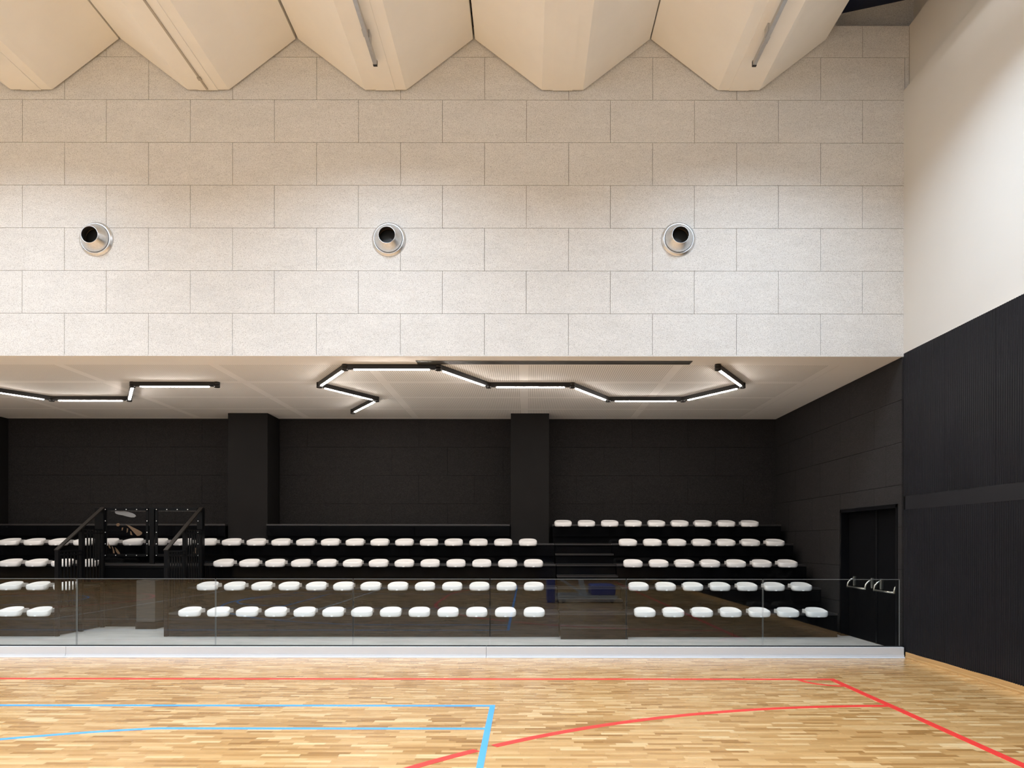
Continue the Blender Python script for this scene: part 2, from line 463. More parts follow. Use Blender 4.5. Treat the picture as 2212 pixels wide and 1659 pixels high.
# the same board set back above, up to the sloping dark deck beside the last beam
mb = MB()
mb.prism([(3.6, TOPW-0.3), (5.66, TOPW-0.3), (5.66, EYE+7.93), (4.54, EYE+7.69), (3.6, EYE+7.49)], 'y', WY+0.25, WY+0.35, 0)
struct(mb.build('trim_1', M['wool_light']))
mb = MB()
mb.prism([(4.262, EYE+7.63), (5.7, EYE+7.935), (5.7, EYE+8.1), (4.262, EYE+8.1)], 'y', YB, WY+0.34, 0)
struct(mb.build('ceiling_edge', M['navy']))

# ------------------------------------------------------------------ recess: back wall, side wall, soffit
Z0 = 0.0
mb = MB()
bays = [(-11.10, -6.10, (-10.53, -9.913)), (-5.29, -0.30, (-4.694, -4.08)), (0.44, XR, (1.071, 1.664))]
for u0, u1, of in bays:
    for (a, b, c, d) in panel_rects(u0, u1, SOF, 0.05, 0.607, 1.193, of): mb.box(a, b, BY, BY+0.028, c, d, 0)
mb.box(-13, XR+0.3, BY+0.02, BY+0.3, 0, SOF+0.2, 1)
struct(mb.build('wall_back', [M['wool_dark'], M['joint_black']]))

XD = 5.336           # face of the dark side wall
DY0, DY1, DZ1 = 10.31, 12.20, 2.185
mb = MB()
for (a, b, c, d) in panel_rects(WY+0.005, BY, SOF, 0.05, 0.605, 1.195, (10.66, 11.02), hole=(DY0-0.0, DY1+0.0, 0, DZ1)):
    mb.box(XD, XD+0.03, a, b, c, d, 0)
for y0, y1, z0, z1 in ((WY+0.005, DY0, 0, SOF), (DY1, BY+0.2, 0, SOF), (DY0, DY1, DZ1, SOF)):
    mb.box(XD+0.02, XD+0.20, y0, y1, z0, z1, 1)
mb.box(XD+0.19, XD+0.30, DY0-0.1, DY1+0.1, 0, DZ1+0.1, 1)
struct(mb.build('wall_recess_right', [M['wool_dark'], M['joint_black']]))
mb = MB(); mb.box(-13.0, -12.8, WY, BY+0.2, 0, SOF+0.2)
struct(mb.build('wall_recess_left', M['wool_dark']))

mb = MB(); mb.box(-12.8, XR+0.3, WY+0.03, BY+0.02, SOF, SOF+0.15)
mb.box(-12.8, XR, WY+0.002, WY+0.03, SOF, SOF+0.02)
struct(mb.build('ceiling_recess', M['soffit']))

# columns
for i, (x0, x1, lab) in enumerate(((-12.0, -11.10, 'charcoal square column cut off by the left edge of the photo'),
                    (-6.113, -5.30, 'charcoal square column rising behind the left half of the white seats'),
                    (-0.322, 0.464, 'charcoal square column rising beside the aisle near the middle'))):
    mb = MB(); mb.bevbox(x0, x1, 14.70, BY+0.01, 0.05, SOF-0.002, 0.008)
    tag(mb.build('column', M['column']), lab, 'column', 'charcoal columns of the recess')

# ------------------------------------------------------------------ right wall of the hall
mb = MB()
mb.box(XR, XR+0.4, YB, WY, EYE+2.68, EYE+6.42, 0)             # smooth white part
mb.box(XR+0.079, XR+0.4, YB, WY, EYE+6.42, EYE+7.345, 0)      # set back band
mb.box(XR+0.275, XR+0.5, YB, WY+0.34, EYE+7.3, EYE+9, 0)
mb.box(XR+0.03, XR+0.4, YB, WY, 0, EYE+2.68, 1)
wall_right = struct(mb.build('wall_right', [M['plaster'], M['band']]))
def corrugated(y0, y1, z0, z1, per=0.04, amp=0.007, x=XR, tilt=0.0):
    mb = MB(); n = max(1, int(round((y1-y0)/per))); per = (y1-y0)/n
    prof = []
    for k in range(n):
        b = y0+k*per
        prof += [(b, 0), (b+per*0.42, 0), (b+per*0.55, 1), (b+per*0.87, 1)]
    prof.append((y1, 0))
    L = y1-y0
    for (ya, da), (yb, db) in zip(prof, prof[1:]):
        def X(yy, d, z):
            bow = 0.010*math.sin(math.pi*(yy-y0)/L)*(1 if z < z0+0.01 else 0.35)
            return x-amp*0.2-(0 if d == 0 else -amp)-bow+tilt*(yy-y0)
        mb.quad((X(ya, da, z0), ya, z0), (X(yb, db, z0), yb, z0), (X(yb, db, z1), yb, z1), (X(ya, da, z1), ya, z1))
        for zz in (z0, z1):
            mb.quad((X(ya, da, zz), ya, zz), (X(yb, db, zz), yb, zz), (x+0.03, yb, zz), (x+0.03, ya, zz))
    for yy in (y0, y1): mb.quad((x-amp*0.2, yy, z0), (x+0.03, yy, z0), (x+0.03, yy, z1), (x-amp*0.2, yy, z1))
    return mb
ys = [10.195]
while ys[-1] > YB+0.2: ys.append(max(YB, ys[-1]-1.0))
for a, b in zip(ys, ys[1:]):
    part(corrugated(b+0.003, a-0.003, EYE+0.655, EYE+2.68), 'corrugated_sheet', M['corr'], wall_right, recalc=False)
    part(corrugated(b+0.003, a-0.003, 0.085, EYE+0.465), 'corrugated_sheet', M['corr'], wall_right, recalc=False)
mb = MB(); mb.bevbox(XR-0.004, XR+0.03, YB, WY-0.06, EYE+0.465, EYE+0.655, 0.002)
part(mb, 'flat_band', M['band'], wall_right)
mb = MB(); mb.prism([(XR-0.018, 0), (XR+0.03, 0), (XR+0.03, 0.088), (XR-0.010, 0.088), (XR-0.012, 0.03), (XR-0.018, 0.022)], 'y', YB, WY-0.08)
struct(mb.build('baseboard_right', M['base_wood']))

# the rest of the hall, behind and left of the camera
mb = MB()
mb.box(XL-0.3, XR+0.4, YB-0.3, YB, 0, 3.2, 1); mb.box(XL-0.3, XR+0.4, YB-0.3, YB, 3.2, 10.4, 0)
struct(mb.build('wall_behind', [M['plaster'], M['corr']]))
mb = MB()
mb.box(XL-0.3, XL, YB, WY, 0, 3.2, 1); mb.box(XL-0.3, XL, YB, WY, 3.2, 10.4, 0)
mb.box(XL, -12.99, WY, WY+0.3, 0, SOF, 1); mb.box(XL, -12.99, WY, WY+0.3, SOF, 10.4, 0)
struct(mb.build('wall_left', [M['plaster'], M['corr']]))
mb = MB(); mb.box(XL, -10.80, YB, WY+0.2, EYE+6.85, EYE+7.2, 0)
mb.box(-10.9, 4.25, YB, WY+0.2, EYE+7.42, EYE+7.6, 0)
struct(mb.build('ceiling', M['concrete_cream']))

# ------------------------------------------------------------------ ceiling beams
beam_x = [-9.526, -7.02, -4.514, -2.0, 0.505, 3.0]
beam_lab = ['cream folded concrete ceiling beam just outside the left edge of the photo',
            'cream folded ceiling beam cut off at the upper left corner',
            'cream folded ceiling beam with a thin taupe conduit along its underside',
            'cream folded ceiling beam carrying the left one of two grey light rails',
            'cream folded ceiling beam with bare underside between the two light rails',
            'cream folded ceiling beam nearest the white right wall']
for x, lab in zip(beam_x, beam_lab):
    e = EYE
    pr = [(-1.24, 7.125), (-0.352, 6.447), (-0.291, 6.405), (0.291, 6.405), (0.352, 6.447), (1.236, 7.125), (1.236, 7.405), (-1.24, 7.405)]
    t = thing('ceiling_beam', lab, 'beam', (x, WY-0.015, e+6.405), 'folded ceiling beams')
    mb = MB(); mb.prism([(x+a, e+b) for a, b in pr], 'y', YB+0.02, WY-0.028); part(mb, 'beam_body', M['concrete_cream'], t)
    mb = MB(); mb.box(x-0.138, x+0.138, YB+0.03, WY-0.028, e+6.397, e+6.406); part(mb, 'cover_plate', M['concrete_cream'], t)
# dark gaskets in the gaps between beams
mb = MB()
for a, b in zip(beam_x, beam_x[1:]): mb.box((a+b)/2-0.03, (a+b)/2+0.03, YB+0.02, WY-0.02, EYE+7.3, EYE+7.41)
struct(mb.build('trim_2', M['joint_black']))

# thin conduit along one beam
t = thing('cable_conduit', 'thin taupe conduit running along the second full beam from the left', 'conduit', (-4.514, WY-0.03, EYE+6.40))
mb = MB(); mb.box(-4.526, -4.502, -9, WY-0.06, EYE+6.380, EYE+6.3965); part(mb, 'conduit_run', M['taupe'], t)
mb = MB(); mb.box(-4.538, -4.490, WY-0.33, WY-0.27, EYE+6.374, EYE+6.3965); part(mb, 'clip', M['taupe'], t)

# light rails on the beams (the lit modules hang just outside the top of the photo)
lum_y = [7.33, 2.9, -1.65, -6.2]
rails = [(-2.0, 'slim grey light rail ending on the beam left of the middle'), (3.0, 'slim grey light rail ending on the beam beside the white right wall'),
         (-7.02, 'slim grey light rail on the beam at the far left, outside the photo')]
for x, lab in rails:
    t = thing('light_rail', lab, 'light', (x, 9.45, EYE+6.31), 'grey light rails under the ceiling beams')
    mb = MB(); mb.bevbox(x-0.024, x+0.024, -9.0, 9.46, EYE+6.285, EYE+6.345, 0.004); part(mb, 'rail', M['alu'], t)
    mb = MB(); mb.bevbox(x-0.027, x+0.027, 9.455, 9.49, EYE+6.280, EYE+6.350, 0.003); part(mb, 'end_cap', M['lamp_black'], t)
    for yb in (9.02, 8.90, 6.0, 3.0, 0.0):
        mb = MB(); sx = -1 if yb == 8.90 else 1
        mb.box(x+sx*0.014, x+sx*0.036, yb-0.06, yb+0.06, EYE+6.30, EYE+6.40); part(mb, 'hanger', M['alu'], t)
    for yl in lum_y:
        mb = MB(); mb.bevbox(x-0.11, x+0.11, yl-0.72, yl+0.72, EYE+6.24, EYE+6.283, 0.006)
        b = part(mb, 'light_module', M['alu'], t)
        area_light('module_light', (0, yl-9.45, -0.085), (0, 0, 0), 0.2, 1.4, LUM_W, LUM_COL, LUM_SPREAD, t)
        for sx in (-1, 1):
            area_light('module_uplight', (sx*0.14, yl-9.45, -0.06), (math.pi, sx*math.radians(-35), 0), 0.05, 1.4, UP_W, (0.95, 0.97, 1.0), math.radians(134), t)
for x in (-12.0, -17.0, -22.0, -27.0, -31.5):
    for yl in lum_y: area_light('module_light', (x, yl, EYE+6.2), (0, 0, 0), 0.2, 1.4, LUM_W, LUM_COL, LUM_SPREAD)
# daylight from a window band high in the wall behind the camera
area_light('window_daylight', (-10, YB+0.02, 5.6), (math.radians(90), 0, 0), 24, 2.6, WIN_W, (0.75, 0.88, 1.0))

# ------------------------------------------------------------------ jet nozzles in the pale wall
for px, py, lab in ((207.6, 518, 'round metal air nozzle at the left of the pale wall'),
                    (839.6, 518, 'round metal air nozzle in the middle of the pale wall'),
                    (1464.4, 517, 'round metal air nozzle nearest the white right wall')):
    x = (px-1137)*WY/F_PX; z = EYE+(1171-py)*WY/F_PX
    t = thing('air_nozzle', lab, 'vent', (x, WY, z), 'round air nozzles in the pale wall')
    y = WY
    mb = MB(); mb.lathe_y(x, z, [(0.243, y), (0.243, y-0.008), (0.238, y-0.014), (0.222, y-0.034), (0.206, y-0.042), (0.202, y-0.040)]); part(mb, 'flange', M['nozzle'], t)
    mb = MB(); mb.lathe_y(x, z, [(0.204, y-0.030), (0.203, y-0.0435), (0.1975, y-0.0445), (0.1965, y-0.030)]); part(mb, 'seam_ring', M['lamp_black'], t)
    mb = MB(); mb.lathe_y(x, z, [(0.1985, y-0.03), (0.1985, y-0.046), (0.193, y-0.062), (0.182, y-0.082), (0.162, y-0.112), (0.142, y-0.138), (0.128, y-0.156), (0.121, y-0.165), (0.117, y-0.168), (0.1145, y-0.166)]); part(mb, 'cone', M['nozzle'], t)
    mb = MB(); mb.lathe_y(x, z, [(0.1145, y-0.166), (0.150, y-0.010)]); part(mb, 'throat', M['duct_grey'], t)
    mb = MB(); mb.lathe_y(x, z, [(0.152, y-0.006), (0.0, y-0.006)]); part(mb, 'duct_opening', M['duct_black'], t)
    mb = MB(); mb.lathe_y(x, z, [(0.149, y-0.016), (0.144, y-0.018), (0.141, y-0.013), (0.145, y-0.008), (0.149, y-0.016)]); part(mb, 'inner_ring', M['duct_ring'], t)

# ------------------------------------------------------------------ folding light strips under the recess ceiling
def pt(px, py):
    y = 2.638*F_PX/(1171-py); return ((px-1137)*y/F_PX, y)
def light_line(name, lab, pts):
    P = [pt(*p) for p in pts]
    t = thing(name, lab, 'light', (P[0][0], P[0][1], SOF), 'zigzag light strips under the recess ceiling')
    for a, b in zip(P, P[1:]):
        a3, b3 = Vector((*a, 0)), Vector((*b, 0)); d = (b3-a3).normalized()
        mb = MB(); zc = SOF-0.0375
        mb.bar((a3+d*0.03)+Vector((0,0,zc)), (b3-d*0.03)+Vector((0,0,zc)), 0.058, 0.072)
        bar = part(mb, 'light_bar', M['lamp_black'], t)
        mb = MB()
        L = (b3-a3).length; ins = min(0.13, L*0.14)
        A, B = a3+d*ins, b3-d*ins; side = Vector((-d.y, d.x, 0))
        # rounded underside lens
        prof = [(-0.019, 0), (-0.019, -0.007), (-0.012, -0.011), (0, -0.012), (0.012, -0.011), (0.019, -0.007), (0.019, 0)]
        i = len(mb.v)
        for Q in (A, B):
            for u, v in prof: q = Q+side*u; mb.v.append((q.x, q.y, SOF-0.0733+v))
        n = len(prof)
        for k in range(n-1): mb.f.append((i+k, i+k+1, i+n+k+1, i+n+k)); mb.mi.append(0); mb.sm.append(False)
        mb.f.append(tuple(range(i, i+n))); mb.f.append(tuple(range(i+2*n-1, i+n-1, -1))); mb.mi += [0, 0]; mb.sm += [False, False]
        o = part(mb, 'diffuser', M['led'], bar); o['label'] = 'glowing white diffuser strip'
    for p in P:
        mb = MB(); mb.tube([(p[0], p[1], SOF-0.001), (p[0], p[1], SOF-0.004), (p[0], p[1], SOF-0.040), (p[0], p[1], SOF-0.0405), (p[0], p[1], SOF-0.0455), (p[0], p[1], SOF-0.046), (p[0], p[1], SOF-0.088), (p[0], p[1], SOF-0.091)],
                          [0.044, 0.047, 0.047, 0.043, 0.043, 0.047, 0.047, 0.044], 24)
        part(mb, 'joint', M['lamp_black'], t)
light_line('zigzag_light', 'long black zigzag light strip with ten lit bars, right of the middle',
           [(1550.3, 786.6), (1603.8, 826.5), (1475.4, 857.3), (1313.4, 857.3), (1236.0, 826.5), (1055.0, 826.5), (946.3, 787.6), (745.0, 787.6), (689.6, 826.5), (813.0, 857.3), (762.0, 884.3)])
light_line('zigzag_light', 'shorter black zigzag light strip running off the left edge of the photo',
           [(468.5, 826.0), (286.0, 826.0), (278.8, 857.3), (111.4, 857.3), (-93, 826.0), (-275, 826.0)])

# linear air slot in the soffit
t = thing('slot_diffuser', 'long dark grey air slot along the front edge of the recess ceiling', 'vent', (0.4, 10.535, SOF))
mb = MB()
x0, x1, y0, y1 = -1.612, 2.415, 10.44, 10.635
for a, b, c, d in ((x0, x1, y0, y0+0.014), (x0, x1, y1-0.014, y1), (x0, x0+0.014, y0, y1), (x1-0.014, x1, y0, y1)): mb.box(a, b, c, d, SOF-0.008, SOF+0.001)
part(mb, 'frame', M['grille'], t)
mb = MB(); mb.box(x0+0.01, x1-0.01, y0+0.01, y1-0.01, SOF-0.002, SOF+0.001); part(mb, 'backing', M['black_matt'], t)
for k in range(4):
    yy = y0+0.036+k*0.041
    mb = MB(); mb.box(x0+0.014, x1-0.014, yy-0.011, yy+0.011, SOF-0.007, SOF-0.001); part(mb, 'blade', M['grille'], t)

# ------------------------------------------------------------------ kerb channel and glass railing
kx = [-12.8, (142-1137)*10.13/F_PX, (1050.6-1137)*10.13/F_PX, XD-0.004]
klab = ['white base channel of the glass railing, short run at the far left', 'white base channel of the glass railing, left of the middle', 'white base channel of the glass railing, run ending at the black wall']
for a, b, lab in zip(kx, kx[1:], klab):
    t = thing('base_channel', lab, 'channel', ((a+b)/2, WY, 0), 'white base channels under the glass')
    mb = MB()
    mb.prism([(10.132, 0.047), (10.262, 0.047), (10.262, 0.150), (10.216, 0.150), (10.216, 0.10), (10.184, 0.10), (10.184, 0.150), (10.137, 0.150), (10.132, 0.146)], 'x', a+0.002, b-0.002)
    part(mb, 'channel_body', M['kerb'], t)
    mb = MB(); mb.prism([(10.092, 0.0), (10.262, 0.0), (10.262, 0.046), (10.126, 0.046), (10.120, 0.018), (10.096, 0.009), (10.092, 0.006)], 'x', a+0.002, b-0.002)
    part(mb, 'foot_strip', M['kerb'], t)
    mb = MB(); mb.box(a+0.002, b-0.002, 10.186, 10.1925, 0.11, 0.163); mb.box(a+0.002, b-0.002, 10.2075, 10.214, 0.11, 0.163)
    part(mb, 'gasket', M['rubber'], t)
gx = [-12.2, -10.26, -8.325, (166-1137)*WY/F_PX, (466-1137)*WY/F_PX, (763-1137)*WY/F_PX, (1058.5-1137)*WY/F_PX, (1353-1137)*WY/F_PX, (1648-1137)*WY/F_PX, (1944-1137)*WY/F_PX]
glab = ['clear glass railing pane farthest left, outside the photo', 'clear glass railing pane left of the cut off pane, outside the photo', 'clear glass railing pane cut off at the left edge of the photo', 'clear glass railing pane in front of the gap with the black stair rails',
        'clear glass railing pane, first one fully right of the gap', 'clear glass railing pane, second one right of the gap',
        'clear glass railing pane in front of the stepped aisle', 'clear glass railing pane just right of the stepped aisle',
        'clear glass railing pane in front of the black double door']
for a, b, lab in zip(gx, gx[1:], glab):
    if lab is None: continue
    mb = MB(); mb.box(a+0.007, b-0.007, 10.1930, 10.2070, 0.11, EYE-80*WY/F_PX, 0, edge_m=1)
    gp = tag(mb.build('glass_pane', [M['glass'], M['glass_edge']]), lab, 'glass pane', 'panes of the glass railing')
    mb = MB(); zt_ = EYE-80*WY/F_PX; mb.bevbox(a+0.007, b-0.007, 10.1915, 10.2085, zt_-0.005, zt_+0.004, 0.002)
    mb.build('polished_edge', M['glass_rim'], gp)

# ------------------------------------------------------------------ bleachers
DK = [11.95, 12.61, 13.27, 13.93, 14.60]
TP = [0.45+0.385*i for i in range(5)]
XV0, XV1 = -7.87, -5.95         # entrance gap
XA0, XA1 = 0.55, 1.665          # stepped aisle
XE = 5.18
FH = 0.245
def tier(t, i, x0, x1, joints=(), back=None):
    """one tier: deck, fascia boards, recessed kickboard"""
    yb = back if back else (DK[i+1] if i < 4 else BY-0.01)
    mb = MB(); mb.bevbox(x0, x1, DK[i]-0.012, yb+0.05 if i < 4 else yb, TP[i]-0.035, TP[i], 0.006)
    part(mb, 'deck', M['black_deck'], t)
    e = [x0]+sorted(j for j in joints if x0+0.1 < j < x1-0.1)+[x1]
    for a, b in zip(e, e[1:]):
        mb = MB(); lo = FLOOR2 if i == 0 else TP[i]-FH
        mb.bevbox(a+0.0015, b-0.0015, DK[i], DK[i]+0.02, lo+0.002, TP[i]-0.036, 0.004)
        part(mb, 'fascia_board', M['black_gloss'], t)
    if True:
        mb = MB(); mb.box(x0+0.01, x1-0.01, DK[i]+0.055, DK[i]+0.07, (TP[i-1] if i else FLOOR2)+0.001, TP[i]-0.036)
        part(mb, 'kickboard', M['black_gloss'], t)
def side_panel(t, x, tiers=range(5), name='side_panel'):
    pts = [(DK[tiers[0]]+0.01, FLOOR2+0.01)]
    for i in tiers:
        pts += [(DK[i]+0.01, TP[i]-0.036)]
        nxt = DK[i+1] if i < 4 else BY-0.02
        if i != tiers[-1]: pts += [(nxt+0.01, TP[i]-0.036)]
        else: pts += [(nxt, TP[i]-0.036)]
    pts += [(pts[-1][0], FLOOR2+0.01)]
    mb = MB(); mb.prism(pts, 'x', x-0.01, x+0.01); part(mb, name, M['black_gloss'], t)
# left block
tl = thing('bleacher', 'black tiered bleacher block left of the entrance gap', 'bleacher', (-9.5, 11.95, FLOOR2), 'black bleacher blocks')
jl = [-9.94, -11.86]
for i in range(3): tier(tl, i, -12.7, XV0, jl)
tier(tl, 3, -12.7, XV0+0.9, jl+[XV0])
tier(tl, 4, -11.08, XV0+0.9, jl)
side_panel(tl, XV0-0.012, range(3))
# middle block
tm = thing('bleacher', 'black tiered bleacher block between the entrance gap and the stepped aisle', 'bleacher', (-2.7, 11.95, FLOOR2), 'black bleacher blocks')
jm = [-0.34, -2.27, -4.19]
for i in range(3): tier(tm, i, XV1, XA0-0.005, jm)
tier(tm, 3, XV0+0.905, XA0-0.005, jm+[-5.9])
tier(tm, 4, XV0+0.905, -6.125, jm)
tier(tm, 4, -5.285, -0.335, jm)
side_panel(tm, XV1+0.012, range(3)); side_panel(tm, XA0-0.020, range(4))
# entrance lintel and closing boards under tier four
mb = MB(); mb.box(XV0+0.02, XV1-0.02, 13.30, 13.34, 0.945, TP[2]-0.036); part(mb, 'lintel', M['black_matt'], tm)
mb = MB(); mb.box(XV0+0.02, XV1-0.02, 13.28, 13.92, TP[2]-0.035, TP[2]); part(mb, 'deck', M['black_deck'], tm)
mb = MB(); mb.box(XV0+0.02, XV1-0.02, 13.36, 13.38, FLOOR2, 0.96); part(mb, 'closing_board', M['black_gloss'], tm)
# right block with the aisle steps
tr = thing('bleacher', 'black tiered bleacher block with steps, beside the double door', 'bleacher', (2.9, 11.95, FLOOR2), 'black bleacher blocks')
jr = [3.45]
for i in range(4): tier(tr, i, XA1, XE, jr)
tier(tr, 4, XA0-0.02, XE, [1.69, 3.45])
side_panel(tr, XA1+0.012, range(4)); side_panel(tr, XE-0.012, range(5))
for i in range(4):
    h = TP[i]-0.1925; y0 = DK[i]-0.30
    mb = MB(); mb.bevbox(XA0+0.005, XA1-0.005, y0, DK[i]+0.02, h-0.035, h, 0.006); s = part(mb, 'aisle_step', M['black_deck'], tr)
    lo = FLOOR2 if i == 0 else TP[i-1]
    mb = MB(); mb.box(XA0+0.01, XA1-0.01, y0+0.03, y0+0.045, lo+0.001, h-0.036); part(mb, 'riser', M['black_gloss'], s)
    mb = MB(); mb.bevbox(XA0+0.01, XA1-0.01, y0-0.006, y0+0.03, h-0.004, h+0.004, 0.002); part(mb, 'nosing', M['rail_cap'], s)
    yb = DK[i+1]-0.0 if i < 3 else DK[4]+0.06
    mb = MB(); mb.bevbox(XA0+0.005, XA1-0.005, DK[i]-0.004, yb, TP[i]-0.035, TP[i], 0.006); s = part(mb, 'aisle_deck', M['black_deck'], tr)
    mb = MB(); mb.box(XA0+0.01, XA1-0.01, DK[i]+0.03, DK[i]+0.045, h+0.001, TP[i]-0.036); part(mb, 'riser', M['black_gloss'], s)
    mb = MB(); mb.bevbox(XA0+0.01, XA1-0.01, DK[i]-0.010, DK[i]+0.026, TP[i]-0.004, TP[i]+0.004, 0.002); part(mb, 'nosing', M['rail_cap'], s)

# pier in the entrance gap
t = thing('pier', 'grey square pier standing at the back of the entrance gap', 'pier', (-6.83, 13.0, FLOOR2))
mb = MB(); mb.bevbox(-7.05, -6.71, 12.98, 13.28, FLOOR2+0.13, 0.93, 0.006); part(mb, 'shaft', M['pier'], t)
mb = MB(); mb.bevbox(-7.06, -6.70, 12.965, 13.285, FLOOR2, FLOOR2+0.13, 0.006); part(mb, 'plinth', M['black_matt'], t)

# ------------------------------------------------------------------ guard rails of the entrance gap
def side_guard(x, lab):
    t = thing('guard_rail', lab, 'railing', (x, 11.97, FLOOR2), 'guard rails around the entrance gap')
    ya, yb_, yc = 11.97, 12.61, 13.25
    h1, h2, h3 = 1.48, 1.86, 2.25
    # square posts
    for y, z1 in ((ya, h1), (yb_, h2), (yc, h3)):
        mb = MB(); mb.bevbox(x-0.032, x+0.032, y-0.025, y+0.025, FLOOR2, z1, 0.004); part(mb, 'post', M['black_metal'], t)
    mb = MB(); d = Vector((0, yc-ya, h3-h1)).normalized()
    mb.bar((x, ya-0.03, h1+0.005), (x, yc, h3+0.005), 0.07, 0.022); part(mb, 'handrail', M['rail_cap'], t)
    for y0, y1, z1, z0 in ((ya, yb_, h1, TP[0]+0.06), (yb_, yc, h2, TP[1]+0.06)):
        for zz in (z1-0.012, z1-0.075, z0):
            mb = MB(); mb.bevbox(x-0.018, x+0.018, y0+0.026, y1-0.026, zz-0.011, zz+0.011, 0.003); part(mb, 'cross_rail', M['black_metal'], t)
        n = 6
        for k in range(n):
            y = y0+(y1-y0)*(k+1)/(n+1)
            mb = MB(); mb.box(x-0.010, x+0.010, y-0.010, y+0.010, z0+0.01, z1-0.02); part(mb, 'baluster', M['black_metal'], t)
    return t
side_guard(-7.82, 'black stepped guard rail on the left side of the entrance gap')
side_guard(-6.0, 'black stepped guard rail on the right side of the entrance gap')
t = thing('guard_rail', 'black framed guard rail with two clear panels across the entrance gap', 'railing', ((XV0+XV1)/2, 13.29, TP[2]), 'guard rails around the entrance gap')
yq = 13.30; zt = 2.26
def wx(px, y=13.3): return (px-1137)*y/F_PX
def wz(py, y=13.3): return EYE+(1171-py)*y/F_PX
for px0, px1 in ((206, 221), (324, 334), (434, 441)):
    mb = MB(); mb.bevbox(wx(px0), wx(px1), yq-0.025, yq+0.025, TP[2]+0.001, zt, 0.004); part(mb, 'post', M['black_metal'], t)
for zz, hh in ((zt-0.02, 0.04), (wz(1219.5), 0.016), (wz(1226), 0.03)):
    mb = MB(); mb.bevbox(wx(221), wx(434), yq-0.018, yq+0.018, zz-hh/2, zz+hh/2, 0.003); part(mb, 'cross_rail', M['black_metal'], t)
for k, (px0, px1) in enumerate(((227, 322), (337, 432))):
    xa, xb, za, zb = wx(px0), wx(px1), wz(1203), wz(1099)
    mb = MB(); fw = 0.045
    for a, b, c, d in ((xa, xb, za, za+fw), (xa, xb, zb-fw, zb), (xa, xa+fw, za, zb), (xb-fw, xb, za, zb)): mb.box(a, b, yq-0.03, yq-0.012, c, d)
    fr = part(mb, 'panel_frame', M['black_metal'], t)
    for a, n in ((za+0.022, 5), (zb-0.022, 5)):
        for q in range(n):
            xx = xa+0.022+(xb-xa-0.044)*q/(n-1)
            mb = MB(); mb.lathe_y(xx, a, [(0.0085, yq-0.030), (0.0085, yq-0.034), (0.006, yq-0.037), (0.0, yq-0.037)], 12); part(mb, 'bolt', M['bolt'], fr)
    for q in (1, 2, 3):
        for xx in (xa+0.022, xb-0.022):
            zz = za+0.022+(zb-za-0.044)*q/4
            mb = MB(); mb.lathe_y(xx, zz, [(0.0085, yq-0.030), (0.0085, yq-0.034), (0.006, yq-0.037), (0.0, yq-0.037)], 12); part(mb, 'bolt', M['bolt'], fr)
    mb = MB(); mb.box(xa+0.01, xb-0.01, yq-0.011, yq-0.005, za+0.01, zb-0.01)
    pl = part(mb, 'clear_panel', M['plexi'], t)
    # printed motif on the clear panels
    def blob(pts, mat, nm):
        mb = MB(); Q = [(wx(a), wz(b)) for a, b in pts]
        mb.prism(Q, 'y', yq-0.0145, yq-0.0115); part(mb, nm, mat, pl)['label'] = 'printed shape on the clear panel'
    if k == 0:
        o = [(249, 1107.5), (250, 1105), (254, 1104.5), (260, 1105.5), (268, 1105), (277, 1106.5), (287, 1109.5), (293, 1113), (294.5, 1116), (291, 1118.5), (284, 1118.5), (275, 1116.5), (266, 1114), (257, 1112.5), (251, 1110.5)]
        blob(o, M['print_grey'], 'grey_oval')
        blob([(272, 1133.5), (281, 1136.5), (292, 1142), (303, 1147.5), (308, 1151), (307, 1155), (302, 1158), (297, 1158.5), (290, 1151), (283, 1143)], M['print_brown'], 'brown_wing')
        blob([(251.5, 1134), (254, 1131.5), (258, 1131), (259.5, 1134), (257.5, 1138), (253, 1137.5)], M['print_brown'], 'brown_dot')
        blob([(264, 1141), (267, 1140), (266, 1146), (263.5, 1147)], M['print_brown'], 'brown_stroke')
        blob([(275, 1142), (277.5, 1143), (276.5, 1150), (274.5, 1152)], M['print_brown'], 'brown_stroke')
        blob([(282, 1148), (284.5, 1150), (287, 1157), (282.5, 1156)], M['print_brown'], 'brown_stroke')
        blob([(234, 1171), (236, 1176), (238.5, 1181), (240, 1186), (237, 1185), (235, 1180)], M['print_brown'], 'brown_stroke')
        blob([(242, 1180), (245, 1183), (248, 1191), (249, 1196), (245, 1196), (244.5, 1189)], M['print_brown'], 'brown_stroke')
        blob([(249, 1183), (254, 1187), (259, 1194), (260.5, 1199), (257, 1199.5), (252, 1193)], M['print_brown'], 'brown_stroke')
    else:
        blob([(420, 1186), (425, 1183), (429.5, 1182), (430, 1196), (418, 1196)], M['print_brown'], 'brown_patch')

